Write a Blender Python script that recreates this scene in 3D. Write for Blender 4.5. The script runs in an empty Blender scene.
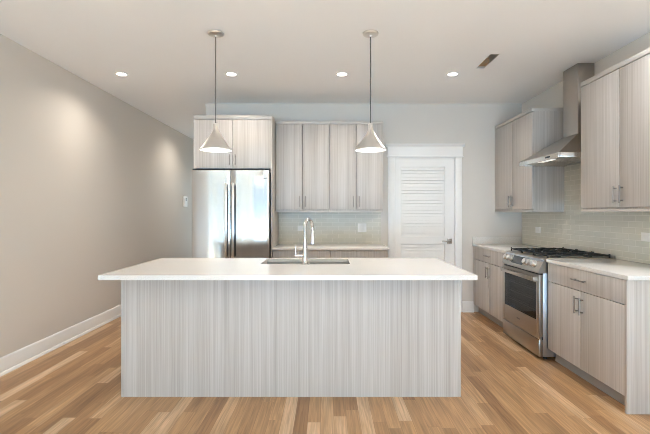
import bpy, bmesh, math, random
from mathutils import Vector, Matrix
random.seed(7)
S = bpy.context.scene
COL = S.collection

# ------------------------------------------------------------------ camera
cam_data = bpy.data.cameras.new('camera')
cam = bpy.data.objects.new('camera', cam_data)
COL.objects.link(cam)
cam.location = (0, 0, 1.32)
cam.rotation_euler = (math.pi / 2, 0, 0)
cam_data.sensor_width = 36.0
cam_data.lens = 36.0 * 407.0 / 650.0
cam_data.shift_x = -2.0 / 650.0
cam_data.shift_y = -4.0 / 650.0
cam_data.clip_start = 0.05
S.camera = cam

# ------------------------------------------------------------------ world, exposure, daylight
S.view_settings.view_transform = 'Standard'
S.view_settings.look = 'None'
S.view_settings.gamma = 1.0
S.view_settings.use_curve_mapping = False
S.view_settings.exposure = 1.63
S.cycles.max_bounces = 14
S.cycles.diffuse_bounces = 8
S.cycles.glossy_bounces = 6
S.cycles.transparent_max_bounces = 12
S.cycles.caustics_reflective = False
S.cycles.caustics_refractive = False
S.cycles.sample_clamp_indirect = 6.0
S.cycles.use_denoising = True
S.cycles.denoising_prefilter = 'ACCURATE'
S.cycles.use_adaptive_sampling = False
S.cycles.filter_width = 0.85

W = bpy.data.worlds.new('sky')
S.world = W
W.use_nodes = True
bg = W.node_tree.nodes['Background']
bg.inputs['Color'].default_value = (0.66, 0.82, 1.0, 1)
bg.inputs['Strength'].default_value = 0.28

# light by source, red green blue (W per square metre for the windows, W for lamps, irradiance for the sun)
LIGHT = {
    'rear_window': (0.4, 0.55, 0.7),
    'upward_fill': (16.8, 29.5, 45.0),
    'side_window': (1.4, 1.7, 2.0),
    'hall_window': (2.1, 2.5, 2.8),
    'sun': (28.5, 34.5, 34.0),
    'fill_lamp': (5.2, 5.3, 5.4),
    'can': (14.5, 13.2, 11.6),
    'pendant': (1.0, 0.9, 0.8),
}


def set_light(l, key, k=1.0):
    c = LIGHT[key]
    m = max(max(c), 1e-6)
    l.energy = m * k
    l.color = tuple(x / m for x in c)


def window_light(name, loc, rot, sx, sy, key):
    l = bpy.data.lights.new(name, 'AREA')
    l.shape = 'RECTANGLE'
    l.size, l.size_y = sx, sy
    set_light(l, key, sx * sy)
    o = bpy.data.objects.new(name, l)
    COL.objects.link(o)
    o.location = loc
    o.rotation_euler = rot
    return o


YR = -3.2                                            # rear wall, behind the camera
REAR_WIN = [(-2.45, -1.30), (-1.18, -0.03), (0.09, 1.24), (1.36, 2.45)]
LEFT_WIN = [(-2.95, -1.95), (-1.75, -0.75)]
WZ0, WZ1 = 0.12, 2.45
for a, b in REAR_WIN:
    window_light('daylight', ((a + b) / 2, YR - 0.22, (WZ0 + WZ1) / 2), (math.pi / 2, 0, 0), b - a, WZ1 - WZ0, 'rear_window')
    # added area lights outside the glass, tilted up to brighten the ceiling
    window_light('upward_fill', ((a + b) / 2, YR - 0.75, 0.35), (math.radians(142), 0, 0), b - a, 1.0, 'upward_fill')
for a, b in LEFT_WIN:
    window_light('daylight', (-2.66 - 0.22, (a + b) / 2, (WZ0 + WZ1) / 2), (0, -math.pi / 2, 0), WZ1 - WZ0, b - a, 'side_window')
window_light('daylight', (-2.14, 9.0 + 0.22, 1.25), (-math.pi / 2, 0, 0), 0.8, 1.9, 'hall_window')

sun = bpy.data.lights.new('sun', 'SUN')
set_light(sun, 'sun')
sun.angle = math.radians(2)
so = bpy.data.objects.new('sun', sun)
COL.objects.link(so)
so.rotation_euler = (math.radians(38), 0, math.radians(-14))     # high sun through the rear windows onto the floor behind the camera

# added unseen fill lamps without fixtures, at ceiling height on the right
for ly in (2.35, 0.0):
    for lx in (2.0,):
        l = bpy.data.lights.new('down_lamp', 'AREA')
        l.shape = 'DISK'
        l.size = 0.12
        set_light(l, 'fill_lamp')
        o = bpy.data.objects.new('down_lamp', l)
        COL.objects.link(o)
        o.location = (lx, ly, 2.772)

# ------------------------------------------------------------------ materials


def mat(name):
    m = bpy.data.materials.new(name)
    m.use_nodes = True
    nt = m.node_tree
    return m, nt.nodes, nt.links, nt.nodes['Principled BSDF']


def simple(name, col, rough=0.5, metal=0.0, bump=0.0, bscale=200.0, coat=0.0):
    m, N, L, P = mat(name)
    P.inputs['Base Color'].default_value = (*col, 1)
    P.inputs['Roughness'].default_value = rough
    P.inputs['Metallic'].default_value = metal
    if coat:
        P.inputs['Coat Weight'].default_value = coat
    tc = N.new('ShaderNodeTexCoord')
    nz = N.new('ShaderNodeTexNoise')
    nz.inputs['Scale'].default_value = bscale
    L.new(tc.outputs['Object'], nz.inputs['Vector'])
    if bump:
        b = N.new('ShaderNodeBump')
        b.inputs['Strength'].default_value = bump
        b.inputs['Distance'].default_value = 0.002
        L.new(nz.outputs['Fac'], b.inputs['Height'])
        L.new(b.outputs['Normal'], P.inputs['Normal'])
    mr = N.new('ShaderNodeMapRange')
    mr.inputs['To Min'].default_value = max(0, rough - 0.03)
    mr.inputs['To Max'].default_value = rough + 0.03
    L.new(nz.outputs['Fac'], mr.inputs['Value'])
    L.new(mr.outputs['Result'], P.inputs['Roughness'])
    return m


def laminate(name, light, dark):
    m, N, L, P = mat(name)
    tc = N.new('ShaderNodeTexCoord')

    def streak(sx, sz, detail):
        mp = N.new('ShaderNodeMapping')
        mp.inputs['Scale'].default_value = (sx, sx, sz)
        nz = N.new('ShaderNodeTexNoise')
        nz.inputs['Scale'].default_value = 1.0
        nz.inputs['Detail'].default_value = detail
        nz.inputs['Roughness'].default_value = 0.6
        L.new(tc.outputs['Object'], mp.inputs['Vector'])
        L.new(mp.outputs['Vector'], nz.inputs['Vector'])
        return nz
    a = streak(105, 0.7, 3)
    b = streak(22, 0.25, 2)
    c = streak(260, 3.0, 2)
    m1 = N.new('ShaderNodeMix'); m1.data_type = 'FLOAT'; m1.inputs[0].default_value = 0.45
    L.new(a.outputs['Fac'], m1.inputs[2]); L.new(b.outputs['Fac'], m1.inputs[3])
    m2 = N.new('ShaderNodeMix'); m2.data_type = 'FLOAT'; m2.inputs[0].default_value = 0.22
    L.new(m1.outputs[0], m2.inputs[2]); L.new(c.outputs['Fac'], m2.inputs[3])
    r = N.new('ShaderNodeValToRGB')
    r.color_ramp.elements[0].position = 0.36
    r.color_ramp.elements[0].color = (*dark, 1)
    r.color_ramp.elements[1].position = 0.60
    r.color_ramp.elements[1].color = (*light, 1)
    L.new(m2.outputs[0], r.inputs['Fac'])
    L.new(r.outputs['Color'], P.inputs['Base Color'])
    P.inputs['Roughness'].default_value = 0.42
    bp = N.new('ShaderNodeBump'); bp.inputs['Strength'].default_value = 0.15; bp.inputs['Distance'].default_value = 0.001
    L.new(m2.outputs[0], bp.inputs['Height']); L.new(bp.outputs['Normal'], P.inputs['Normal'])
    return m


def steel(name, col, rough, axis='x', wave=0.0):
    """brushed metal: fine streaks along one axis, optionally a gentle oil-canning of the sheet"""
    m, N, L, P = mat(name)
    P.inputs['Metallic'].default_value = 1.0
    P.inputs['Base Color'].default_value = (*col, 1)
    tc = N.new('ShaderNodeTexCoord')
    mp = N.new('ShaderNodeMapping')
    sc = {'x': (3, 400, 400), 'y': (400, 3, 400), 'z': (400, 400, 3)}[axis]
    mp.inputs['Scale'].default_value = sc
    nz = N.new('ShaderNodeTexNoise'); nz.inputs['Scale'].default_value = 1.0; nz.inputs['Detail'].default_value = 2
    L.new(tc.outputs['Object'], mp.inputs['Vector']); L.new(mp.outputs['Vector'], nz.inputs['Vector'])
    mr = N.new('ShaderNodeMapRange')
    mr.inputs['To Min'].default_value = rough - 0.05; mr.inputs['To Max'].default_value = rough + 0.07
    L.new(nz.outputs['Fac'], mr.inputs['Value']); L.new(mr.outputs['Result'], P.inputs['Roughness'])
    b = N.new('ShaderNodeBump'); b.inputs['Strength'].default_value = 0.06; b.inputs['Distance'].default_value = 0.0005
    L.new(nz.outputs['Fac'], b.inputs['Height'])
    if wave:
        mp2 = N.new('ShaderNodeMapping'); mp2.inputs['Scale'].default_value = (4.5, 4.5, 0.35)
        n2 = N.new('ShaderNodeTexNoise'); n2.inputs['Scale'].default_value = 1.0; n2.inputs['Detail'].default_value = 1
        L.new(tc.outputs['Object'], mp2.inputs['Vector']); L.new(mp2.outputs['Vector'], n2.inputs['Vector'])
        b2 = N.new('ShaderNodeBump'); b2.inputs['Strength'].default_value = 1.0; b2.inputs['Distance'].default_value = wave
        L.new(n2.outputs['Fac'], b2.inputs['Height'])
        L.new(b2.outputs['Normal'], b.inputs['Normal'])
    L.new(b.outputs['Normal'], P.inputs['Normal'])
    return m


def emitter(name, col, strength):
    m, N, L, P = mat(name)
    P.inputs['Base Color'].default_value = (0.9, 0.9, 0.9, 1)
    P.inputs['Emission Color'].default_value = (*col, 1)
    P.inputs['Emission Strength'].default_value = strength
    return m


def floor_material():
    m, N, L, P = mat('oak_floor')
    tc = N.new('ShaderNodeTexCoord')
    sp = N.new('ShaderNodeSeparateXYZ'); L.new(tc.outputs['Object'], sp.inputs['Vector'])

    def M(op, a, b=None, c=None):
        n = N.new('ShaderNodeMath'); n.operation = op
        for i, v in enumerate((a, b, c)):
            if v is None:
                continue
            if isinstance(v, (int, float)):
                n.inputs[i].default_value = v
            else:
                L.new(v, n.inputs[i])
        return n.outputs[0]
    Wd = 0.083
    xr = M('DIVIDE', M('ADD', sp.outputs['X'], 10.0), Wd)
    row = M('FLOOR', xr)
    fx = M('FRACT', xr)
    wn = N.new('ShaderNodeTexWhiteNoise'); wn.noise_dimensions = '1D'; L.new(row, wn.inputs['W'])
    wn2 = N.new('ShaderNodeTexWhiteNoise'); wn2.noise_dimensions = '1D'; L.new(M('ADD', row, 311.7), wn2.inputs['W'])
    Ln = M('MULTIPLY_ADD', wn.outputs['Value'], 0.7, 0.65)
    yr = M('DIVIDE', M('MULTIPLY_ADD', wn2.outputs['Value'], 3.1, M('ADD', sp.outputs['Y'], 20.0)), Ln)
    seg = M('FLOOR', yr)
    fy = M('FRACT', yr)
    cb = N.new('ShaderNodeCombineXYZ'); L.new(row, cb.inputs['X']); L.new(seg, cb.inputs['Y'])
    pn = N.new('ShaderNodeTexWhiteNoise'); pn.noise_dimensions = '2D'; L.new(cb.outputs[0], pn.inputs['Vector'])
    # grain
    off = N.new('ShaderNodeVectorMath'); off.operation = 'MULTIPLY_ADD'
    L.new(pn.outputs['Color'], off.inputs[0]); off.inputs[1].default_value = (9, 30, 9)
    L.new(tc.outputs['Object'], off.inputs[2])
    mp = N.new('ShaderNodeMapping'); mp.inputs['Scale'].default_value = (70, 3.0, 1)
    L.new(off.outputs[0], mp.inputs['Vector'])
    g = N.new('ShaderNodeTexNoise'); g.inputs['Scale'].default_value = 1.0; g.inputs['Detail'].default_value = 5; g.inputs['Distortion'].default_value = 0.6
    L.new(mp.outputs[0], g.inputs['Vector'])
    mpb = N.new('ShaderNodeMapping'); mpb.inputs['Scale'].default_value = (14, 1.6, 1)
    L.new(off.outputs[0], mpb.inputs['Vector'])
    g2 = N.new('ShaderNodeTexNoise'); g2.inputs['Scale'].default_value = 1.0; g2.inputs['Detail'].default_value = 3; g2.inputs['Distortion'].default_value = 1.0
    L.new(mpb.outputs[0], g2.inputs['Vector'])
    r = N.new('ShaderNodeValToRGB')
    e = r.color_ramp.elements
    e[0].position = 0.0; e[0].color = FLOOR[0]
    e[1].position = 1.0; e[1].color = FLOOR[3]
    k = e.new(0.35); k.color = FLOOR[1]
    k = e.new(0.74); k.color = FLOOR[2]
    # plank tone, moved a little by the broad grain
    tone = M('ADD', pn.outputs['Value'], M('MULTIPLY_ADD', g2.outputs['Fac'], 0.5, -0.25))
    L.new(tone, r.inputs['Fac'])
    hs = N.new('ShaderNodeMix'); hs.data_type = 'RGBA'; hs.blend_type = 'MULTIPLY'; hs.inputs[0].default_value = 1.0
    gr = N.new('ShaderNodeMapRange'); gr.inputs['From Min'].default_value = 0.3; gr.inputs['From Max'].default_value = 0.7
    gr.inputs['To Min'].default_value = 0.70; gr.inputs['To Max'].default_value = 1.20
    L.new(g.outputs['Fac'], gr.inputs['Value'])
    L.new(r.outputs['Color'], hs.inputs[6]); L.new(gr.outputs[0], hs.inputs[7])
    # joints
    ex = M('MINIMUM', fx, M('SUBTRACT', 1.0, fx))
    ey = M('MULTIPLY', M('MINIMUM', fy, M('SUBTRACT', 1.0, fy)), M('DIVIDE', Ln, Wd))
    gap = M('LESS_THAN', M('MINIMUM', ex, ey), 0.010)
    mx = N.new('ShaderNodeMix'); mx.data_type = 'RGBA'
    L.new(M('MULTIPLY', gap, 0.55), mx.inputs[0])
    L.new(hs.outputs[2], mx.inputs[6]); mx.inputs[7].default_value = (0.16, 0.08, 0.035, 1)
    L.new(mx.outputs[2], P.inputs['Base Color'])
    P.inputs['Roughness'].default_value = 0.36
    b = N.new('ShaderNodeBump'); b.inputs['Strength'].default_value = 0.12; b.inputs['Distance'].default_value = 0.001
    L.new(M('SUBTRACT', g.outputs['Fac'], gap), b.inputs['Height']); L.new(b.outputs['Normal'], P.inputs['Normal'])
    return m


def tile_material(name, plane):
    m, N, L, P = mat(name)
    tc = N.new('ShaderNodeTexCoord')
    sp = N.new('ShaderNodeSeparateXYZ'); L.new(tc.outputs['Object'], sp.inputs['Vector'])
    cb = N.new('ShaderNodeCombineXYZ')
    L.new(sp.outputs['X' if plane == 'xz' else 'Y'], cb.inputs['X']); L.new(sp.outputs['Z'], cb.inputs['Y'])
    br = N.new('ShaderNodeTexBrick')
    br.inputs['Scale'].default_value = 1.0
    br.inputs['Brick Width'].default_value = 0.152
    br.inputs['Row Height'].default_value = 0.052
    br.inputs['Mortar Size'].default_value = 0.0022
    br.inputs['Mortar Smooth'].default_value = 0.2
    br.inputs['Bias'].default_value = 0.0
    br.inputs['Color1'].default_value = (*TILE[0], 1)
    br.inputs['Color2'].default_value = (*TILE[1], 1)
    br.inputs['Mortar'].default_value = (*TILE[2], 1)
    L.new(cb.outputs[0], br.inputs['Vector'])
    L.new(br.outputs['Color'], P.inputs['Base Color'])
    mr = N.new('ShaderNodeMapRange'); P.inputs['Specular IOR Level'].default_value = 0.4
    mr.inputs['To Min'].default_value = 0.28; mr.inputs['To Max'].default_value = 0.6
    L.new(br.outputs['Fac'], mr.inputs['Value']); L.new(mr.outputs[0], P.inputs['Roughness'])
    nz = N.new('ShaderNodeTexNoise'); nz.inputs['Scale'].default_value = 14.0
    L.new(tc.outputs['Object'], nz.inputs['Vector'])
    ad = N.new('ShaderNodeMath'); ad.operation = 'MULTIPLY_ADD'
    L.new(br.outputs['Fac'], ad.inputs[0]); ad.inputs[1].default_value = -1.0; L.new(nz.outputs['Fac'], ad.inputs[2])
    b = N.new('ShaderNodeBump'); b.inputs['Strength'].default_value = 0.5; b.inputs['Distance'].default_value = 0.002
    L.new(ad.outputs[0], b.inputs['Height']); L.new(b.outputs['Normal'], P.inputs['Normal'])
    return m


def quartz_material():
    m, N, L, P = mat('white_quartz')
    tc = N.new('ShaderNodeTexCoord')
    nz = N.new('ShaderNodeTexNoise'); nz.inputs['Scale'].default_value = 160.0; nz.inputs['Detail'].default_value = 3
    L.new(tc.outputs['Object'], nz.inputs['Vector'])
    r = N.new('ShaderNodeValToRGB')
    r.color_ramp.elements[0].position = 0.3; r.color_ramp.elements[0].color = (0.66, 0.63, 0.60, 1)
    r.color_ramp.elements[1].position = 0.6; r.color_ramp.elements[1].color = (0.74, 0.715, 0.685, 1)
    L.new(nz.outputs['Fac'], r.inputs['Fac']); L.new(r.outputs['Color'], P.inputs['Base Color'])
    P.inputs['Roughness'].default_value = 0.14
    return m


def pane_material():
    m = bpy.data.materials.new('window_glass'); m.use_nodes = True
    N, L = m.node_tree.nodes, m.node_tree.links
    N.remove(N['Principled BSDF'])
    t = N.new('ShaderNodeBsdfTransparent'); t.inputs['Color'].default_value = (0.95, 0.98, 0.97, 1)
    g = N.new('ShaderNodeBsdfGlossy'); g.inputs['Roughness'].default_value = 0.02
    f = N.new('ShaderNodeValue'); f.outputs[0].default_value = 0.07
    x = N.new('ShaderNodeMixShader')
    L.new(f.outputs[0], x.inputs[0]); L.new(t.outputs[0], x.inputs[1]); L.new(g.outputs[0], x.inputs[2])
    L.new(x.outputs[0], N['Material Output'].inputs['Surface'])
    return m


FLOOR = [(0.314, 0.167, 0.076, 1), (0.421, 0.242, 0.114, 1), (0.49, 0.293, 0.146, 1), (0.66, 0.46, 0.29, 1)]
TILE = [(0.60, 0.58, 0.50), (0.64, 0.62, 0.54), (0.75, 0.72, 0.65)]
MT = {
    'wall': simple('greige_wall_paint', (0.665, 0.625, 0.575), 0.6, bump=0.03, bscale=350),
    'ceiling': simple('white_ceiling_paint', (0.90, 0.885, 0.87), 0.75, bump=0.03, bscale=300),
    'trim': simple('white_trim_paint', (0.83, 0.82, 0.80), 0.35),
    'door': simple('white_door_paint', (0.82, 0.81, 0.79), 0.4),
    'lam': laminate('grey_woodgrain_laminate', (0.56, 0.525, 0.495), (0.40, 0.36, 0.325)),
    'toe': simple('grey_toe_kick', (0.36, 0.335, 0.31), 0.5),
    'gap': simple('shadow_gap_board', (0.20, 0.18, 0.16), 0.7),
    'quartz': quartz_material(),
    'tile_b': tile_material('grey_green_glass_tile_back', 'xz'),
    'tile_r': tile_material('grey_green_glass_tile_side', 'yz'),
    'floor': floor_material(),
    'steel': steel('brushed_stainless', (0.45, 0.415, 0.375), 0.30, 'y'),
    'hood': steel('hood_stainless', (0.50, 0.455, 0.405), 0.30, 'y'),
    'hoodlip': steel('polished_lip_stainless', (0.74, 0.72, 0.69), 0.24, 'y'),
    'fridge': steel('refrigerator_stainless', (0.64, 0.635, 0.63), 0.12, 'x', wave=0.010),
    'sideg': steel('range_side_steel', (0.60, 0.63, 0.68), 0.30, 'z'),
    'sink': steel('sink_stainless', (0.62, 0.60, 0.58), 0.30, 'x'),
    'chrome': simple('polished_chrome', (0.66, 0.65, 0.64), 0.07, 1.0),
    'nickel': simple('satin_nickel', (0.80, 0.77, 0.73), 0.33, 1.0),
    'pull': simple('brushed_nickel_pull', (0.34, 0.315, 0.29), 0.38, 1.0),
    'dark': simple('dark_plastic', (0.02, 0.02, 0.022), 0.4),
    'bglass': simple('black_oven_glass', (0.012, 0.012, 0.014), 0.06, coat=0.5),
    'iron': simple('cast_iron', (0.018, 0.017, 0.016), 0.5, bump=0.3, bscale=500),
    'cook': simple('black_enamel', (0.03, 0.029, 0.028), 0.2),
    'plate': simple('white_plastic', (0.86, 0.85, 0.83), 0.35),
    'grey': simple('grey_marking', (0.25, 0.25, 0.26), 0.5),
    'cord': simple('dark_cord', (0.10, 0.09, 0.085), 0.5),
    'galv': steel('galvanised_duct', (0.72, 0.66, 0.58), 0.55, 'z'),
    'wood': simple('raw_joist_wood', (0.36, 0.22, 0.11), 0.7, bump=0.3, bscale=60),
    'shade_in': simple('white_shade_lining', (0.85, 0.84, 0.82), 0.5),
    'bronze': simple('brushed_lever_metal', (0.42, 0.38, 0.34), 0.28, 1.0),
    'lens': emitter('downlight_lens', (1.0, 0.93, 0.84), 7.0),
    'glow': emitter('pendant_diffuser', (1.0, 0.94, 0.87), 1.0),
    'hoodlamp': emitter('hood_lamp', (1.0, 0.93, 0.82), 0.22),
    'glass': pane_material(),
}

MT['lam_trim'] = simple('grey_laminate_edge', (0.51, 0.475, 0.44), 0.42)


def smoked_glass():
    m = bpy.data.materials.new('smoked_oven_glass'); m.use_nodes = True
    N, L = m.node_tree.nodes, m.node_tree.links
    N.remove(N['Principled BSDF'])
    t = N.new('ShaderNodeBsdfTransparent'); t.inputs['Color'].default_value = (0.40, 0.40, 0.40, 1)
    g = N.new('ShaderNodeBsdfGlossy'); g.inputs['Roughness'].default_value = 0.05
    x = N.new('ShaderNodeMixShader'); x.inputs[0].default_value = 0.10
    L.new(t.outputs[0], x.inputs[1]); L.new(g.outputs[0], x.inputs[2])
    L.new(x.outputs[0], N['Material Output'].inputs['Surface'])
    return m


MT['smoked'] = smoked_glass()

# ------------------------------------------------------------------ mesh helpers


class MB:
    def __init__(self):
        self.bm = bmesh.new()

    def _merge(self, tmp):
        me = bpy.data.meshes.new('tmp')
        tmp.to_mesh(me); tmp.free()
        self.bm.from_mesh(me)
        bpy.data.meshes.remove(me)

    def box(self, x0, x1, y0, y1, z0, z1, bev=0.0, seg=2):
        t = bmesh.new()
        bmesh.ops.create_cube(t, size=1.0)
        for v in t.verts:
            v.co = Vector(((x0 + x1) / 2 + v.co.x * abs(x1 - x0), (y0 + y1) / 2 + v.co.y * abs(y1 - y0), (z0 + z1) / 2 + v.co.z * abs(z1 - z0)))
        if bev:
            bmesh.ops.bevel(t, geom=list(t.edges), offset=bev, segments=seg, affect='EDGES', profile=0.5)
        self._merge(t)
        return self

    def hexa(self, pts):
        """eight corners: bottom loop then top loop"""
        t = bmesh.new()
        v = [t.verts.new(p) for p in pts]
        for f in ((3, 2, 1, 0), (4, 5, 6, 7), (0, 1, 5, 4), (1, 2, 6, 5), (2, 3, 7, 6), (3, 0, 4, 7)):
            t.faces.new([v[i] for i in f])
        bmesh.ops.recalc_face_normals(t, faces=t.faces)
        self._merge(t)
        return self

    def prism(self, prof, axis, a, b):
        """profile polygon swept along an axis: axis 'y' profile is (x,z), 'x' profile is (y,z), 'z' profile is (x,y)"""
        t = bmesh.new()

        def P(p, s):
            return {'y': (p[0], s, p[1]), 'x': (s, p[0], p[1]), 'z': (p[0], p[1], s)}[axis]
        A = [t.verts.new(P(p, a)) for p in prof]
        B = [t.verts.new(P(p, b)) for p in prof]
        n = len(prof)
        t.faces.new(A); t.faces.new(B[::-1])
        for i in range(n):
            t.faces.new((A[i], B[i], B[(i + 1) % n], A[(i + 1) % n]))
        bmesh.ops.recalc_face_normals(t, faces=t.faces)
        self._merge(t)
        return self

    def lathe(self, prof, origin, axis=(0, 0, 1), seg=32, caps=True):
        """profile of (radius, height) turned about an axis through origin"""
        t = bmesh.new()
        q = Vector((0, 0, 1)).rotation_difference(Vector(axis).normalized())
        rings = []
        for r, h in prof:
            if r < 1e-6:
                rings.append([t.verts.new(Vector(origin) + q @ Vector((0, 0, h)))])
            else:
                rings.append([t.verts.new(Vector(origin) + q @ Vector((r * math.cos(2 * math.pi * i / seg), r * math.sin(2 * math.pi * i / seg), h))) for i in range(seg)])
        for A, B in zip(rings, rings[1:]):
            for i in range(seg):
                j = (i + 1) % seg
                if len(A) == 1 and len(B) == 1:
                    continue
                if len(A) == 1:
                    t.faces.new((A[0], B[i], B[j]))
                elif len(B) == 1:
                    t.faces.new((A[i], A[j], B[0]))
                else:
                    t.faces.new((A[i], A[j], B[j], B[i]))
        if caps:
            for R in (rings[0], rings[-1]):
                if len(R) > 2:
                    t.faces.new(R)
        bmesh.ops.recalc_face_normals(t, faces=t.faces)
        self._merge(t)
        return self

    def cyl(self, p0, p1, r, seg=20):
        d = Vector(p1) - Vector(p0)
        return self.lathe([(r, 0), (r, d.length)], p0, d, seg)

    def tube(self, pts, r, seg=14):
        t = bmesh.new()
        pts = [Vector(p) for p in pts]
        rad = r if isinstance(r, (list, tuple)) else [r] * len(pts)
        rings = []
        up = None
        for i, p in enumerate(pts):
            d = (pts[min(i + 1, len(pts) - 1)] - pts[max(i - 1, 0)]).normalized()
            if up is None:
                up = d.orthogonal().normalized()
            up = (up - d * up.dot(d)).normalized()
            s = d.cross(up)
            rings.append([t.verts.new(p + (up * math.cos(2 * math.pi * k / seg) + s * math.sin(2 * math.pi * k / seg)) * rad[i]) for k in range(seg)])
        for A, B in zip(rings, rings[1:]):
            for k in range(seg):
                t.faces.new((A[k], A[(k + 1) % seg], B[(k + 1) % seg], B[k]))
        t.faces.new(rings[0][::-1]); t.faces.new(rings[-1])
        bmesh.ops.recalc_face_normals(t, faces=t.faces)
        self._merge(t)
        return self

    def build(self, name, m, parent=None, smooth=True):
        """links the collected shapes as ONE mesh object; shapes are given in world coordinates"""
        org = Vector((0, 0, 0))
        p = parent
        while p is not None:
            org += p.location
            p = p.parent
        bmesh.ops.translate(self.bm, verts=self.bm.verts, vec=-org)
        me = bpy.data.meshes.new(name)
        self.bm.to_mesh(me); self.bm.free()
        me.materials.append(MT[m])
        if smooth:
            for f in me.polygons:
                f.use_smooth = True
            me.set_sharp_from_angle(angle=math.radians(32))
        o = bpy.data.objects.new(name, me)
        COL.objects.link(o)
        o.parent = parent
        return o


def tag(o, label, cat, group=None):
    o['label'] = label
    o['category'] = cat
    if group:
        o['group'] = group
    return o


def thing(name, loc, label, cat, group=None):
    o = bpy.data.objects.new(name, None)
    o.empty_display_size = 0.1
    COL.objects.link(o)
    o.location = loc
    return tag(o, label, cat, group)


def structure(o):
    o['kind'] = 'structure'
    return o


def root_structure(name, loc):
    o = bpy.data.objects.new(name, None)
    COL.objects.link(o)
    o.location = loc
    return structure(o)


def copy_tree(o, parent=None):
    c = o.copy()
    COL.objects.link(c)
    if parent is not None:
        c.parent = parent
    for ch in list(o.children):
        copy_tree(ch, c)
    return c


# ------------------------------------------------------------------ the room
XL, XR = -2.66, 2.60
YB, YH = 5.43, 9.0
XH = -1.62                      # hall side wall beside the refrigerator recess
H = 2.78
T = 0.12

structure(MB().box(XL - T, XR + T, YR - T, YH + T, -0.1, 0.0).build('floor', 'floor'))

# ceiling with the open slot of the air register
VX0, VX1, VY0, VY1 = 1.503, 1.587, 3.745, 4.11
c = MB()
c.box(XL - T, VX0, YR - T, YH + T, H, H + 0.02)
c.box(VX1, XR + T, YR - T, YH + T, H, H + 0.02)
c.box(VX0, VX1, YR - T, VY0, H, H + 0.02)
c.box(VX0, VX1, VY1, YH + T, H, H + 0.02)
structure(c.build('ceiling', 'ceiling'))


def wall_with_holes(mb, axis, fixed0, fixed1, a0, a1, z1, holes):
    """holes: (a, b, z0, z1) along the wall"""
    def bx(u0, u1, w0, w1):
        if u1 - u0 < 1e-4 or w1 - w0 < 1e-4:
            return
        if axis == 'x':
            mb.box(u0, u1, fixed0, fixed1, w0, w1)
        else:
            mb.box(fixed0, fixed1, u0, u1, w0, w1)
    cur = a0
    for a, b, w0, w1 in sorted(holes):
        bx(cur, a, 0, z1)
        bx(a, b, 0, w0)
        bx(a, b, w1, z1)
        cur = b
    bx(cur, a1, 0, z1)


w = MB(); wall_with_holes(w, 'y', XL - T, XL, YR, YH, H, [(a, b, WZ0, WZ1) for a, b in LEFT_WIN])
structure(w.build('wall_left', 'wall'))
DX0, DX1, DZ1 = 0.908, 1.702, 2.04         # door slab
w = MB(); wall_with_holes(w, 'x', YB, YB + T, XH, XR, H, [(DX0 - 0.006, DX1 + 0.006, 0.0, DZ1 + 0.004)])
structure(w.build('wall_back', 'wall'))
structure(MB().box(XR, XR + T, YR, YB + T, 0, H).build('wall_right', 'wall'))
structure(MB().box(XH, XH + T, YB + T, YH, 0, H).build('wall_hall', 'wall'))
w = MB(); wall_with_holes(w, 'x', YH, YH + T, XL - T, XH + T, H, [(-2.54, -1.74, .30, 2.20)])
structure(w.build('wall_hall_end', 'wall'))
w = MB(); wall_with_holes(w, 'x', YR - T, YR, XL - T, XR + T, H, [(a, b, WZ0, WZ1) for a, b in REAR_WIN])
structure(w.build('wall_rear', 'wall'))

# windows behind the camera, the source of the daylight
for i, (a, b) in enumerate(REAR_WIN):
    f = MB()
    for x0, x1, z0, z1 in ((a, a + .05, WZ0, WZ1), (b - .05, b, WZ0, WZ1), (a + .05, b - .05, WZ0, WZ0 + .05), (a + .05, b - .05, WZ1 - .05, WZ1), ((a + b) / 2 - .03, (a + b) / 2 + .03, WZ0 + .05, WZ1 - .05)):
        f.box(x0, x1, YR - .08, YR - .03, z0, z1)
    fr = structure(f.build('window_%d' % (i + 1), 'trim'))
    MB().box(a + .05, b - .05, YR - .058, YR - .054, WZ0 + .05, WZ1 - .05).build('pane', 'glass', fr)
for i, (a, b) in enumerate(LEFT_WIN):
    f = MB()
    for y0, y1, z0, z1 in ((a, a + .05, WZ0, WZ1), (b - .05, b, WZ0, WZ1), (a + .05, b - .05, WZ0, WZ0 + .05), (a + .05, b - .05, WZ1 - .05, WZ1)):
        f.box(XL - .08, XL - .03, y0, y1, z0, z1)
    fr = structure(f.build('window_%d' % (i + 5), 'trim'))
    MB().box(XL - .058, XL - .054, a + .05, b - .05, WZ0 + .05, WZ1 - .05).build('pane', 'glass', fr)


def base_profile(s, f):
    """stepped skirting with a bevelled cap and a quarter-round shoe; s = direction away from the wall face f"""
    p = [(0, 0), (.028, 0), (.027, .012), (.021, .022), (.015, .025), (.015, .108), (.012, .116), (.012, .124), (.008, .136), (.003, .142), (0, .142)]
    return [(f + s * a, z) for a, z in p]


structure(MB().prism(base_profile(1, XL), 'y', -.45, YH).build('baseboard_left', 'trim'))
structure(MB().prism(base_profile(-1, YB), 'x', 1.803, 1.952).build('baseboard_back', 'trim'))

f = MB()
for x0, x1, z0, z1 in ((-2.54, -2.49, .30, 2.20), (-1.79, -1.74, .30, 2.20), (-2.49, -1.79, .30, .35), (-2.49, -1.79, 2.15, 2.20)):
    f.box(x0, x1, YH + .03, YH + .08, z0, z1)
fr = structure(f.build('window_7', 'trim'))
MB().box(-2.49, -1.79, YH + .054, YH + .058, .35, 2.15).build('pane', 'glass', fr)

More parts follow.
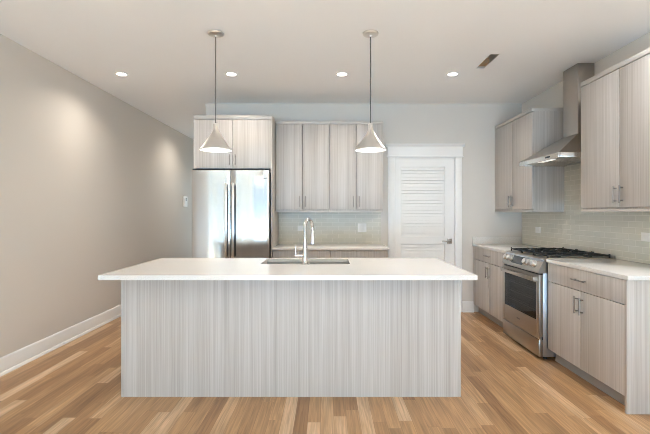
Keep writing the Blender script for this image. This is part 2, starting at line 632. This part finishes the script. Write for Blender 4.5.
# ------------------------------------------------------------------ louvred pantry door
door = root_structure('door_1', ((DX0 + DX1) / 2, YB, 0))
cs = MB()
cs.box(.812, .900, YB - .022, YB, 0, 2.06, .003)
cs.box(1.708, 1.796, YB - .022, YB, 0, 2.06, .003)
cs.box(.900, .9065, YB - .012, YB + .10, 0, 2.044)
cs.box(1.7035, 1.708, YB - .012, YB + .10, 0, 2.044)
cs.box(.900, 1.708, YB - .016, YB + .10, 2.0425, 2.06)
cs.build('casing', 'trim', door)
hd = MB()
hd.box(.795, 1.813, YB - .034, YB, 2.061, 2.080, .006)
hd.box(.806, 1.802, YB - .026, YB, 2.080, 2.200)
hd.prism([(YB, 2.200), (YB - .030, 2.200), (YB - .036, 2.212), (YB - .052, 2.226), (YB - .052, 2.238), (YB, 2.238)], 'x', .784, 1.824)
hd.build('header', 'trim', door)
D0 = YB + .006                                     # door face plane
LX0, LX1 = .990, 1.572
sl = MB()
sl.box(DX0, LX0, D0, D0 + .035, .008, DZ1)
sl.box(LX1, DX1, D0, D0 + .035, .008, DZ1)
for z0, z1 in ((.008, .26), (.905, 1.005), (1.935, DZ1)):
    sl.box(LX0, LX1, D0, D0 + .035, z0, z1)
sl.build('slab', 'door', door)


def louvres(z0, z1, n):
    m = MB()
    p = (z1 - z0) / n
    for i in range(n):
        z = z0 + i * p
        t = z + p - .0035
        m.hexa([(LX0, D0 + .003, z), (LX1, D0 + .003, z), (LX1, D0 + .010, z), (LX0, D0 + .010, z),
                (LX0, D0 + .016, t), (LX1, D0 + .016, t), (LX1, D0 + .023, t), (LX0, D0 + .023, t)])
    m.box(LX0, LX1, D0 + .031, D0 + .034, z0, z1)
    return m


louvres(1.005, 1.935, 21).build('louvre_panel', 'door', door, smooth=False)
louvres(.26, .905, 15).build('louvre_panel', 'door', door, smooth=False)
hz = .945
MB().box(1.600, 1.668, D0 - .010, D0, hz - .034, hz + .034, .003).build('escutcheon', 'bronze', door)
MB().cyl((1.634, D0 - .010, hz), (1.634, D0 - .050, hz), .012).box(1.520, 1.646, D0 - .060, D0 - .044, hz - .010, hz + .010, .004).build('lever_handle', 'bronze', door)

# ------------------------------------------------------------------ cabinet helpers
# face 'B': doors look towards the camera (-y); face 'R': doors look left (-x).  u runs along the wall, v goes into the cabinet


def fbox(mb, face, F, u0, u1, v0, v1, z0, z1, bev=0.0):
    if face == 'B':
        return mb.box(u0, u1, F + v0, F + v1, z0, z1, bev)
    return mb.box(F + v0, F + v1, u0, u1, z0, z1, bev)


def fpt(face, F, u, v, z):
    return (u, F + v, z) if face == 'B' else (F + v, u, z)


def pull(face, F, u, z, length, vertical, parent):
    m = MB()
    h = length / 2
    e = (0, h) if vertical else (h, 0)
    m.cyl(fpt(face, F, u - e[0], -.028, z - e[1]), fpt(face, F, u + e[0], -.028, z + e[1]), .0055, 14)
    k = .72
    for s in (-k, k):
        m.cyl(fpt(face, F, u + s * e[0], -.028, z + s * e[1]), fpt(face, F, u + s * e[0], 0.0005, z + s * e[1]), .0048, 10)
    return m.build('handle', 'pull', parent)


def door_pair(face, F, us, z0, z1, root, hz0, hl=.135, hoff=.034):
    a, b, c = us
    for u0, u1, hu in ((a, b, b - hoff), (b, c, b + hoff)):
        d = fbox(MB(), face, F, u0 + .0026, u1 - .0026, 0, .019, z0 + .002, z1 - .002, .0012).build('door', 'lam', root)
        pull(face, F, hu, hz0 + hl / 2, hl, True, d)


def drawer(face, F, u0, u1, z0, z1, root, hl=.16):
    d = fbox(MB(), face, F, u0 + .0026, u1 - .0026, 0, .019, z0 + .002, z1 - .002, .0012).build('drawer', 'lam', root)
    pull(face, F, (u0 + u1) / 2, (z0 + z1) / 2, hl, False, d)


def carcass(face, F, u0, u1, z0, z1, back, root, t=.018):
    """five-sided cabinet box with a dark shadow line at its front edge"""
    m = MB()
    fbox(m, face, F, u0, u0 + t, .0205, back, z0, z1)
    fbox(m, face, F, u1 - t, u1, .0205, back, z0, z1)
    fbox(m, face, F, u0 + t, u1 - t, .0205, back, z0, z0 + t)
    fbox(m, face, F, u0 + t, u1 - t, .0205, back, z1 - t, z1)
    fbox(m, face, F, u0 + t, u1 - t, back - .006, back, z0 + t, z1 - t)
    return m.build('carcass', 'lam', root)


def wall_cabinet(face, F, us, root, back, z0=1.330, zd0=1.363, zd1=2.420, z1=2.470):
    a, b, c = us
    carcass(face, F, a, c, zd0 - .012, zd1 + .012, back, root)
    fbox(MB(), face, F, a + .018, c - .018, .0208, .026, zd0, zd1).build('shadow_backer', 'gap', root)
    fbox(MB(), face, F, a, c, -.002, back, zd1 + .0125, z1, .001).build('top_trim', 'lam_trim', root)
    r = MB()
    fbox(r, face, F, a, c, -.001, back, z0, zd0 - .0125, .001)
    r.build('bottom_rail', 'lam_trim', root)
    door_pair(face, F, us, zd0, zd1 + .008, root, zd0 + .032)


def base_cabinet(face, F, us, root, back, zt=.878, zs=.712, zk=.106, split_drawer=False):
    a, b, c = us
    carcass(face, F, a, c, zk, zt, back, root)
    fbox(MB(), face, F, a + .018, c - .018, .0208, .026, zk + .002, zt - .002).build('shadow_backer', 'gap', root)
    fbox(MB(), face, F, a, c, .070, .086, 0, zk - .001).build('toe_kick', 'toe', root)
    drawer(face, F, a, c, zs, zt, root)
    door_pair(face, F, us, zk, zs, root, zs - .045 - .135)


# ------------------------------------------------------------------ back wall cabinets
FB = 5.08
t_ = thing('wall_cabinet', (-.30, YB, 1.33), 'grey wood-grain wall cabinet beside the tall refrigerator surround, above the back counter', 'cabinet', 'wall cabinets over the back counter')
wall_cabinet('B', FB, (-.643, -.305, .032), t_, YB - FB)
t_ = thing('wall_cabinet', (.37, YB, 1.33), 'grey wood-grain wall cabinet beside the white louvred door, above the back counter', 'cabinet', 'wall cabinets over the back counter')
wall_cabinet('B', FB, (.034, .366, .698), t_, YB - FB)

FBB = 4.815
t_ = thing('base_cabinet', (-.30, YB, 0), 'grey wood-grain base cabinet against the refrigerator surround, mostly hidden by the island', 'cabinet', 'base cabinets under the back counter')
base_cabinet('B', FBB, (-.643, -.295, .042), t_, YB - FBB - .002)
t_ = thing('base_cabinet', (.37, YB, 0), 'grey wood-grain base cabinet nearest the white louvred door, mostly hidden by the island', 'cabinet', 'base cabinets under the back counter')
base_cabinet('B', FBB, (.044, .38, .716), t_, YB - FBB - .002)
tag(MB().box(-.645, .735, 4.79, YB - .001, .880, .910, .002).build('countertop', 'quartz'),
    'short white quartz countertop between the refrigerator surround and the louvred door', 'countertop')
tag(MB().box(-.645, .718, YB - .0095, YB - .0005, .9105, 1.3295).build('tile_backsplash', 'tile_b'),
    'grey-green glass tile backsplash on the back wall behind the faucet', 'backsplash')

# ------------------------------------------------------------------ refrigerator and its surround
FF = 4.80
sur = thing('refrigerator_surround', (-1.11, YB, 0), 'tall grey wood-grain surround with a two-door cabinet over the steel refrigerator', 'cabinet')
MB().box(-1.574, -1.557, FF, YB - .001, 0, 2.424, .001).build('side_panel', 'lam', sur)
MB().box(-.664, -.646, FF, YB - .001, 0, 2.424, .001).build('side_panel', 'lam', sur)
MB().box(-1.574, -.646, FF - .002, YB - .001, 2.425, 2.472, .001).build('top_trim', 'lam_trim', sur)
b_ = MB()
b_.box(-1.556, -.665, FF + .0215, YB - .002, 1.842, 1.858)
b_.box(-1.556, -.665, FF + .0215, YB - .002, 2.408, 2.424)
b_.box(-1.556, -.665, YB - .01, YB - .002, 1.858, 2.408)
b_.build('carcass', 'lam', sur)
MB().box(-1.556, -.665, FF + .0208, FF + .0213, 1.85, 2.41).build('shadow_backer', 'gap', sur)
door_pair('B', FF, (-1.559, -1.1125, -.662), 1.846, 2.424, sur, 1.880, .128)

fr = thing('refrigerator', (-1.1125, 5.05, 0), 'tall stainless steel double-door refrigerator in the grey wood-grain surround', 'refrigerator')
MB().box(-1.548, -.674, 4.765, 5.40, .03, 1.805, .006).build('body', 'dark', fr)
MB().box(-1.54, -.69, 4.78, 4.80, .001, .029).build('toe_grille', 'dark', fr)


def curved_slab(x0, x1, yf, thick, z0, z1, crown):
    """a door leaf whose front swells slightly outward and rounds at both edges"""
    n = 14
    p = []
    for i in range(n + 1):
        t = i / n
        s = 2 * t - 1
        edge = max(0.0, (abs(s) - .93) / .07)
        p.append((x0 + (x1 - x0) * t, yf + crown * s * s + .010 * edge ** 2))
    p += [(x1, yf + thick), (x0, yf + thick)]
    return MB().prism(p, 'z', z0, z1)


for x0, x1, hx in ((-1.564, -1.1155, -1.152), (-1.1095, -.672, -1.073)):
    d = curved_slab(x0, x1, 4.688, .070, .735, 1.815, .004).build('door', 'fridge', fr)
    hm = MB()
    hm.box(hx - .013, hx + .013, 4.622, 4.640, .79, 1.665, .005)
    hm.build('handle', 'nickel', d)
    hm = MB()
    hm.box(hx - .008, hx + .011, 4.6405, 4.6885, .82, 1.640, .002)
    hm.build('handle_shadow', 'dark', d)  # dark block puts in the shade between handle and door
    if x0 > -1.2:
        lg = MB()
        xx = -.762
        for wl in (.007, .009, .006, .009, .007, .008, .006):
            lg.box(xx, xx + wl, 4.6872, 4.6895, 1.712, 1.722)
            xx += wl + .0025
        lg.build('badge', 'grey', d)
dr = curved_slab(-1.558, -.672, 4.688, .070, .05, .728, .004).build('freezer_drawer', 'fridge', fr)
MB().tube([(-1.45, 4.632, .66), (-.78, 4.632, .66)], .0125, 16).box(-1.42, -1.39, 4.632, 4.692, .65, .67).box(-.84, -.81, 4.632, 4.692, .65, .67).build('handle', 'nickel', dr)
for x in (-1.535, -.70):
    MB().box(x - .02, x + .02, 4.70, 4.80, 1.8155, 1.832, .004).build('hinge_cap', 'dark', fr)

# ------------------------------------------------------------------ right-hand run
FR = 1.970
FRF = 1.952
cab = thing('base_cabinet', (2.28, 4.92, 0), 'grey wood-grain base cabinet in the far corner beyond the range', 'cabinet', 'base cabinets beside the range')
base_cabinet('R', FRF, (4.418, 4.918, 5.424), cab, XR - FRF - .001)
cab = thing('base_cabinet', (2.28, 3.17, 0), 'grey wood-grain base cabinet with a flat end panel, on the nearer side of the range', 'cabinet', 'base cabinets beside the range')
base_cabinet('R', FR, (2.690, 3.168, 3.634), cab, XR - FR - .001)
MB().box(1.966, XR - .001, 2.667, 2.6885, 0, .879, .001).build('end_panel', 'lam', cab)

ct = MB().box(1.938, XR - .0005, 4.412, YB - .0005, .880, .910, .002).build('countertop', 'quartz')
tag(ct, 'white quartz countertop in the far corner, with a low upstand on the back wall', 'countertop')
MB().box(1.938, XR - .010, YB - .02, YB - .0005, .9102, 1.005, .0015).build('upstand', 'quartz', ct)
tag(MB().box(1.960, XR - .0005, 2.652, 3.640, .880, .910, .002).build('countertop', 'quartz'),
    'white quartz countertop on the base cabinet with the flat end panel', 'countertop')
tag(MB().box(XR - .0095, XR - .0002, 2.665, YB - .021, .9105, 1.90).build('tile_backsplash', 'tile_r'),
    'grey-green glass tile backsplash behind the range and under the hood', 'backsplash')

FU = 2.24
cab = thing('wall_cabinet', (XR, 4.93, 1.33), 'grey wood-grain wall cabinet in the far corner beyond the range hood', 'cabinet', 'wall cabinets beside the hood')
wall_cabinet('R', FU, (4.44, 4.932, 5.424), cab, XR - FU - .011)
cab = thing('wall_cabinet', (XR, 3.11, 1.33), 'large grey wood-grain wall cabinet above the end-panelled base cabinet, partly hiding the hood', 'cabinet', 'wall cabinets beside the hood')
wall_cabinet('R', FU, (2.645, 3.118, 3.592), cab, XR - FU - .011)

# ------------------------------------------------------------------ range
RY0, RY1 = 3.648, 4.404
rg = thing('range', (2.25, 4.026, 0), 'stainless steel slide-in gas range with black grates between two base cabinets', 'range')
MB().box(1.9365, 2.582, RY0, RY1, .028, .900, .003).build('body', 'sideg', rg)
for x in (1.98, 2.52):
    for y in (RY0 + .05, RY1 - .05):
        MB().cyl((x, y, 0.0005), (x, y, .029), .016, 12).build('foot', 'dark', rg)
od = MB()
od.box(1.900, 1.936, RY0 + .002, 3.700, .205, .762, .003).box(1.900, 1.936, 4.352, RY1 - .002, .205, .762, .003)
od.box(1.900, 1.936, 3.700, 4.352, .205, .352).box(1.900, 1.936, 3.700, 4.352, .690, .762)
od = od.build('oven_door', 'steel', rg)
MB().box(1.9015, 1.9045, 3.7002, 4.3518, .3522, .6898).build('window', 'smoked', od)
MB().box(1.9300, 1.9355, 3.7002, 4.3518, .3522, .6898).build('oven_interior', 'cook', rg)
rk = MB()
for z in (.43, .52, .61):
    rk.cyl((1.912, 3.705, z), (1.912, 4.347, z), .0035, 8).cyl((1.912, 3.705, z + .02), (1.912, 4.347, z + .02), .0022, 8)
    for q in range(24):
        yq = 3.715 + q * .0268
        rk.cyl((1.913, yq, z + .001), (1.928, yq, z + .001), .0016, 6)
rk.build('oven_rack', 'pull', rg)
hm = MB()
hm.box(1.862, 1.880, RY0 + .03, RY1 - .03, .705, .738, .006)
hm.build('handle', 'steel', od)
for y in (RY0 + .045, RY1 - .045):
    MB().box(1.859, 1.902, y - .018, y + .018, .702, .741, .004).build('handle_bracket', 'steel', od)
lg = MB()
yy = 4.075
for wl in (.012, .008, .012, .008, .010):
    lg.box(1.8985, 1.9005, yy - wl, yy, .268, .280)
    yy -= wl + .004
lg.build('badge', 'grey', od)
MB().box(1.900, 1.936, RY0 + .002, RY1 - .002, .030, .180, .004).box(1.912, 1.936, RY0 + .004, RY1 - .004, .180, .2035).build('drawer', 'steel', rg)
MB().box(1.930, 1.936, RY0 + .003, RY1 - .003, .1815, .2040).build('drawer_gap', 'dark', rg)
cp = MB().prism([(1.894, .778), (1.890, .786), (1.950, .906), (1.962, .912), (2.000, .912), (2.000, .778)], 'y', RY0 - .001, RY1 + .001).build('control_panel', 'steel', rg)
MB().box(1.915, 1.936, RY0 + .004, RY1 - .004, .763, .7775).build('vent_gap', 'dark', rg)
n = Vector((-.12, 0, .06)).normalized()
tdir = Vector((.06, 0, .12)).normalized()
pc = Vector((1.9235, 0, .852))
dm = MB()
for s, off in ((0, 0),):
    q = [pc + tdir * -.046, pc + tdir * .052]
    a, b = q
    o2 = n * .003
    dm.hexa([tuple(a + Vector((0, 3.975, 0)) - n * .002), tuple(a + Vector((0, 4.205, 0)) - n * .002), tuple(b + Vector((0, 4.205, 0)) - n * .002), tuple(b + Vector((0, 3.975, 0)) - n * .002),
             tuple(a + Vector((0, 3.975, 0)) + o2), tuple(a + Vector((0, 4.205, 0)) + o2), tuple(b + Vector((0, 4.205, 0)) + o2), tuple(b + Vector((0, 3.975, 0)) + o2)])
dm.build('display', 'bglass', rg)
for y in (4.345, 4.262, 3.925, 3.845, 3.765):
    o3 = pc + Vector((0, y, 0)) - tdir * .004
    MB().lathe([(.033, -.001), (.033, .006), (.028, .008), (.027, .030), (.024, .034), (0, .034)], o3, n, 24).build('knob', 'nickel', rg)
MB().box(1.963, 2.560, RY0 + .001, RY1 - .001, .9005, .9145, .003).build('cooktop', 'steel', rg)
MB().box(2.5605, 2.586, RY0 + .001, RY1 - .001, .9005, .938, .003).build('rear_trim', 'steel', rg)
for x, y, r in ((2.12, 3.78, .045), (2.42, 3.78, .035), (2.27, 4.026, .055), (2.12, 4.272, .040), (2.42, 4.272, .045)):
    MB().lathe([(r, 0), (r, .008), (r * .8, .010), (r * .8, .016), (r * .7, .019), (0, .019)], (x, y, .9146), seg=24).build('burner', 'iron', rg)
for k in range(3):
    y0 = RY0 + .010 + k * .2465
    y1 = y0 + .240
    g = MB()
    z0, z1 = .930, .943
    for yy in (y0, y1 - .010):
        g.box(1.982, 2.548, yy, yy + .010, z0, z1, .002)
    for xx in (1.982, 2.260, 2.538):
        g.box(xx, xx + .010, y0 + .009, y1 - .009, z0, z1, .002)
    ym = (y0 + y1) / 2
    for xx in (2.125, 2.405):
        for ya, yb in ((y0 + .009, ym - .03), (ym + .03, y1 - .009)):
            g.box(xx - .005, xx + .005, ya, yb, z0, z1 + .002, .0015)
            ye = yb if yb < ym else ya
            g.box(xx - .006, xx + .006, ye - .022, ye + .022, z1 - .002, z1 + .011, .003)
    for x0, x1, xe in ((1.991, 2.092, 2.075), (2.158, 2.261, 2.175), (2.269, 2.372, 2.355), (2.438, 2.539, 2.455)):
        g.box(x0, x1, ym - .005, ym + .005, z0, z1 + .002, .0015)
        g.box(xe - .022, xe + .022, ym - .006, ym + .006, z1 - .002, z1 + .011, .003)
    for xx in (1.987, 2.543):
        for yy in (y0 + .006, y1 - .006):
            g.box(xx - .006, xx + .006, yy - .006, yy + .006, .9147, z1 + .008, .002)
    g.build('grate', 'iron', rg)

# ------------------------------------------------------------------ range hood
hd_ = thing('range_hood', (XR, 4.026, 1.825), 'stainless steel pyramid range hood with a square chimney above the gas range', 'range hood')
HX0, HX1, HY0, HY1 = 2.075, XR - .011, 3.648, 4.404
CX0, CY0, CY1 = 2.440, 3.955, 4.205
HB, HT, CB = 1.822, 1.866, 2.095
MB().hexa([(HX0 + .004, HY0 + .004, HT), (HX1, HY0 + .004, HT), (HX1, HY1 - .004, HT), (HX0 + .004, HY1 - .004, HT),
           (CX0, CY0, CB), (HX1, CY0, CB), (HX1, CY1, CB), (CX0, CY1, CB)]).build('canopy', 'hood', hd_, smooth=False)
lp = MB()
lp.box(HX0, HX0 + .02, HY0, HY1, HB, HT - .0005, .002)
lp.box(HX0 + .02, HX1, HY0, HY0 + .02, HB, HT - .0005, .002)
lp.box(HX0 + .02, HX1, HY1 - .02, HY1, HB, HT - .0005, .002)
lp.build('lip', 'hoodlip', hd_)
MB().box(HX0 + .0205, HX1 - .001, HY0 + .0205, HY1 - .0205, HB + .012, HB + .018).build('underside', 'steel', hd_)
for y0, y1 in ((HY0 + .05, HY0 + .37), (HY0 + .386, HY1 - .05)):
    f = MB()
    f.box(HX0 + .13, HX1 - .06, y0, y1, HB + .007, HB + .0115)
    for i in range(9):
        xx = HX0 + .15 + i * .033
        f.box(xx, xx + .012, y0 + .02, y1 - .02, HB + .003, HB + .007)
    f.build('filter', 'hood', hd_)
for y in (3.99,):
    MB().box(HX0 + .035, HX0 + .105, y - .11, y + .11, HB + .004, HB + .0115, .002).build('lamp', 'hoodlamp', hd_)
MB().box(HX0 - .002, HX0 + .001, 3.79, 3.87, 1.838, 1.853, .0008).build('switch_panel', 'dark', hd_)
MB().box(CX0, XR - .001, CY0, CY1, CB + .0005, H - .001, .001).build('chimney', 'hood', hd_)

# ------------------------------------------------------------------ island
IX0, IX1, IY0, IY1 = -1.478, .961, 2.92, 3.69
isl = thing('kitchen_island', (-.258, 3.30, 0), 'long pale grey wood-grain island base standing on the oak floor', 'island')
MB().box(IX0 + .0205, IX1 - .0205, IY0 + .001, IY0 + .019, .0005, .879).build('front_panel', 'lam', isl)
MB().box(IX0, IX0 + .02, IY0, IY1, .0005, .879, .001).build('end_panel', 'lam', isl)
MB().box(IX1 - .02, IX1, IY0, IY1, .0005, .879, .001).build('end_panel', 'lam', isl)
MB().box(IX0 + .0205, IX1 - .0205, IY0 + .020, IY1 - .03, .106, .124).build('bottom_board', 'lam', isl)
MB().box(IX0 + .0205, IX1 - .0205, IY1 - .09, IY1 - .074, .0005, .105).build('toe_kick', 'toe', isl)
for k in range(4):
    u0 = IX0 + .021 + k * (IX1 - IX0 - .042) / 4
    u1 = IX0 + .021 + (k + 1) * (IX1 - IX0 - .042) / 4
    MB().box(u0 + .002, u1 - .002, IY1 - .019, IY1, .108, .877, .001).build('door', 'lam', isl)

TX0, TX1, TY0, TY1 = -1.503, .988, 2.668, 3.715
SX0, SX1, SY0, SY1 = -.535, .185, 3.275, 3.645


def rounded_rect(x0, x1, y0, y1, r, n=6):
    p = []
    for cx, cy, a0 in ((x1 - r, y1 - r, 0), (x0 + r, y1 - r, 90), (x0 + r, y0 + r, 180), (x1 - r, y0 + r, 270)):
        for i in range(n + 1):
            a = math.radians(a0 + 90 * i / n)
            p.append((cx + r * math.cos(a), cy + r * math.sin(a)))
    return p


def slab_with_hole(outer, hole, z0, z1):
    bm = bmesh.new()
    for z in (z0, z1):
        eds = []
        for loop in (outer, hole):
            vs = [bm.verts.new((x, y, z)) for x, y in loop]
            for i in range(len(vs)):
                eds.append(bm.edges.new((vs[i], vs[(i + 1) % len(vs)])))
        bmesh.ops.triangle_fill(bm, use_beauty=True, edges=eds)
    bm.verts.ensure_lookup_table()
    no, nh = len(outer), len(hole)
    for base, cnt in ((0, no), (no, nh)):
        for i in range(cnt):
            j = (i + 1) % cnt
            o = no + nh
            bm.faces.new([bm.verts[base + i], bm.verts[base + j], bm.verts[base + j + o], bm.verts[base + i + o]])
    bmesh.ops.recalc_face_normals(bm, faces=bm.faces)
    m = MB()
    m._merge(bm)
    return m


tag(slab_with_hole(rounded_rect(TX0, TX1, TY0, TY1, .004, 3), rounded_rect(SX0, SX1, SY0, SY1, .012, 4), .880, .911).build('island_countertop', 'quartz'),
    'long white quartz island countertop with a rectangular sink cut-out', 'countertop')

sk = thing('kitchen_sink', (-.175, 3.46, .88), 'stainless undermount double sink set into the white island countertop', 'sink')


def bowl(x0, x1, y0, y1, z0, z1):
    m = MB()
    t = .002
    m.box(x0, x1, y0, y1, z0, z0 + t)
    m.box(x0, x0 + t, y0, y1, z0 + t, z1).box(x1 - t, x1, y0, y1, z0 + t, z1)
    m.box(x0 + t, x1 - t, y0, y0 + t, z0 + t, z1).box(x0 + t, x1 - t, y1 - t, y1, z0 + t, z1)
    return m


XM = -.165
for x0, x1 in ((SX0 - .004, XM - .012), (XM + .012, SX1 + .004)):
    b_ = bowl(x0, x1, SY0 - .004, SY1 + .004, .670, .872).build('bowl', 'sink', sk)
    MB().lathe([(.045, .0002), (.045, .003), (.03, .004), (.028, .001), (0, .001)], ((x0 + x1) / 2, 3.50, .672), seg=24).build('drain', 'chrome', b_)
rm = MB()
rm.box(SX0 - .025, SX1 + .025, SY0 - .025, SY0 - .004, .8725, .8795).box(SX0 - .025, SX1 + .025, SY1 + .004, SY1 + .025, .8725, .8795)
rm.box(SX0 - .025, SX0 - .004, SY0 - .004, SY1 + .004, .8725, .8795).box(SX1 + .004, SX1 + .025, SY0 - .004, SY1 + .004, .8725, .8795)
rm.box(XM - .014, XM + .014, SY0 - .004, SY1 + .004, .8725, .8795, .002)
rm.build('flange', 'sink', sk)

# faucet, standing on the camera side of the sink, its spout reaching away over the bowls
FX, FY, FZ = -.174, 3.222, .9112
fc = thing('kitchen_faucet', (FX, FY, FZ), 'tall chrome gooseneck faucet with pull-down spray head behind the island sink', 'faucet')
MB().lathe([(.030, 0), (.030, .006), (.024, .010), (.0215, .012), (.0215, .125), (.018, .135), (.0155, .140), (0, .140)], (FX, FY, FZ), seg=28).build('body', 'chrome', fc)
dirv = Vector((.055, .135, 0)); rad = dirv.length / 2; dn = dirv.normalized()
zc = 1.270 - rad
pts = [(FX, FY, 1.045), (FX, FY, 1.10)]
for i in range(17):
    a = math.pi * i / 16
    q = Vector((FX, FY, zc)) + dn * (rad - rad * math.cos(a)) + Vector((0, 0, rad * math.sin(a)))
    pts.append(tuple(q))
pts.append((pts[-1][0], pts[-1][1], zc - .02))
MB().tube(pts, .0135, 18).build('neck', 'chrome', fc)
ex, ey = pts[-1][0], pts[-1][1]
MB().lathe([(.014, 0), (.0165, -.006), (.0175, -.05), (.0195, -.095), (.0195, -.112), (.015, -.114), (0, -.114)], (ex, ey, zc - .0205), seg=24).build('spray_head', 'nickel', fc)
hn = MB()
hn.cyl((FX - .018, FY, .982), (FX - .080, FY, .982), .0135, 20)
hn.tube([(FX - .072, FY, .990), (FX - .074, FY, 1.04), (FX - .076, FY, 1.062)], [.006, .005, .0045], 12)
hn.build('handle', 'chrome', fc)

# ------------------------------------------------------------------ pendants
PY = 3.30


def pendant(x, label):
    r = thing('pendant_lamp', (x, PY, H), label, 'pendant lamp', 'pendant lamps over the island')
    MB().lathe([(.064, -.0005), (.064, -.010), (.060, -.016), (.046, -.021), (.014, -.024), (.012, -.034), (.0, -.034)], (x, PY, H), seg=40).build('canopy', 'nickel', r)
    MB().cyl((x, PY, 2.045), (x, PY, H - .034), .0042, 12).build('cord', 'cord', r)
    sh = MB()
    out = [(.0175, 2.044), (.0195, 2.040), (.0195, 1.998), (.025, 1.985), (.042, 1.955), (.071, 1.912), (.106, 1.862), (.123, 1.840), (.1275, 1.834), (.1275, 1.826)]
    sh.lathe([(.0, 2.0445)] + out + [(.1255, 1.826)], (x, PY, 0), seg=56, caps=False)
    s = sh.build('shade', 'nickel', r)
    MB().lathe([(.0, 1.976), (.020, 1.976), (.040, 1.952), (.069, 1.910), (.104, 1.860), (.1205, 1.839), (.1250, 1.827)], (x, PY, 0), seg=56, caps=False).build('lining', 'shade_in', s)
    MB().lathe([(0, 1.829), (.10, 1.829), (.1200, 1.832), (.1200, 1.836), (0, 1.836)], (x, PY, 0), seg=48).build('diffuser', 'glow', r)
    l = bpy.data.lights.new('pendant_light', 'AREA'); l.shape = 'DISK'; l.size = .22; set_light(l, 'pendant')
    lo = bpy.data.objects.new('pendant_light', l); COL.objects.link(lo); lo.parent = r; lo.location = (0, 0, 1.822 - H)
    return r


pendant(-.902, 'brushed nickel cone pendant lamp hanging in front of the refrigerator surround')
pendant(.353, 'brushed nickel cone pendant lamp hanging in front of the cabinet beside the louvred door')

# ------------------------------------------------------------------ recessed ceiling lights


def down_lamp(x, y, label):
    r = thing('recessed_light', (x, y, H), label, 'ceiling light', 'recessed ceiling lights')
    MB().lathe([(.047, -.0005), (.047, -.004), (.056, -.0055), (.064, -.0035), (.066, -.0005)], (x, y, H), seg=40, caps=False).build('trim_ring', 'plate', r)
    MB().lathe([(0, -.0035), (.0465, -.0035), (.0465, -.0008), (0, -.0008)], (x, y, H), seg=32).build('lens', 'lens', r)
    l = bpy.data.lights.new('down_lamp', 'SPOT'); set_light(l, 'can')
    l.spot_size = math.radians(150); l.spot_blend = 1.0; l.shadow_soft_size = .045
    lo = bpy.data.objects.new('down_lamp', l); COL.objects.link(lo); lo.parent = r; lo.location = (0, 0, -.02)
    return r


down_lamp(-2.157, 4.275, 'round recessed ceiling light near the plain side wall, outermost of the row')
down_lamp(-1.003, 4.275, 'round recessed ceiling light just beside the pendant cord before the refrigerator')
down_lamp(.158, 4.275, 'round recessed ceiling light above the back wall cabinets, beside the second pendant cord')
down_lamp(1.320, 4.275, 'round recessed ceiling light nearest the open duct slot in the ceiling')
down_lamp(-2.12, 6.85, 'round recessed ceiling light in the passage beyond the refrigerator')

# ------------------------------------------------------------------ open duct slot in the ceiling
vt = thing('ceiling_duct', ((VX0 + VX1) / 2, (VY0 + VY1) / 2, H), 'open rectangular duct slot in the ceiling with its grille missing, near the range hood', 'air duct')
d = MB()
e = .0005
zt = H + .22
d.box(VX0 + e, VX0 + .003, VY0 + e, VY1 - e, H + .001, zt).box(VX1 - .003, VX1 - e, VY0 + e, VY1 - e, H + .001, zt)
d.box(VX0 + .003, VX1 - .003, VY0 + e, VY0 + .003, H + .001, zt).box(VX0 + .003, VX1 - .003, VY1 - .003, VY1 - e, H + .001, zt)
d.box(VX0, VX1, VY0, VY1, zt, zt + .003)
d.build('duct_boot', 'galv', vt)
MB().box(VX0 + .004, VX1 - .004, 3.975, 4.085, H + .012, H + .052).build('wood_block', 'wood', vt)
MB().hexa([(VX0 - .018, 4.098, H - .004), (VX1 - .01, 4.100, H - .006), (VX1 - .008, 4.128, H - .002), (VX0 - .020, 4.126, H - .001),
           (VX0 - .018, 4.098, H - .003), (VX1 - .01, 4.100, H - .005), (VX1 - .008, 4.128, H - .0008), (VX0 - .020, 4.126, H - .0002)]).build('paper_flap', 'ceiling', vt, smooth=False)

# ------------------------------------------------------------------ wall plates


def plate_back(x, z, w, h, sockets, name, label, cat):
    y = YB - .0098
    r = thing(name, (x, y, z), label, cat, 'wall plates on the backsplashes')
    MB().box(x - w / 2, x + w / 2, y - .006, y, z - h / 2, z + h / 2, .002).build('cover_plate', 'plate', r)
    for dx, dz, sw, sh in sockets:
        MB().box(x + dx - sw / 2, x + dx + sw / 2, y - .0085, y - .0055, z + dz - sh / 2, z + dz + sh / 2, .001).build('insert', 'trim', r)


def plate_right(y, z, w, h, sockets, name, label, cat):
    x = XR - .0098
    r = thing(name, (x, y, z), label, cat, 'wall plates on the backsplashes')
    MB().box(x - .006, x, y - w / 2, y + w / 2, z - h / 2, z + h / 2, .002).build('cover_plate', 'plate', r)
    for dy, dz, sw, sh in sockets:
        MB().box(x - .0085, x - .0055, y + dy - sw / 2, y + dy + sw / 2, z + dz - sh / 2, z + dz + sh / 2, .001).build('insert', 'trim', r)


HOR = [(0, 0, .068, .034)]
plate_back(-.334, 1.117, .115, .072, HOR, 'power_outlet', 'white outlet plate on the back tiles, partly behind the faucet', 'outlet')
plate_back(.467, 1.123, .116, .116, [(-.024, 0, .034, .068), (.024, 0, .034, .068)], 'light_switch', 'square white double switch plate on the back tiles', 'light switch')
plate_right(4.99, 1.112, .118, .072, HOR, 'power_outlet', 'white outlet plate on the side tiles below the far corner wall cabinet', 'outlet')
plate_right(3.29, 1.125, .118, .072, HOR, 'power_outlet', 'white outlet plate on the side tiles at the photo edge', 'outlet')

ic = thing('wall_intercom', (XL, 7.60, 1.54), 'small white wall panel with dark buttons on the passage wall beside the refrigerator', 'intercom')
MB().box(XL + .0005, XL + .030, 7.52, 7.68, 1.435, 1.630, .005).build('housing', 'plate', ic)
for z in (1.592, 1.562):
    MB().box(XL + .0298, XL + .033, 7.575, 7.625, z - .011, z + .011, .001).build('button', 'dark', ic)
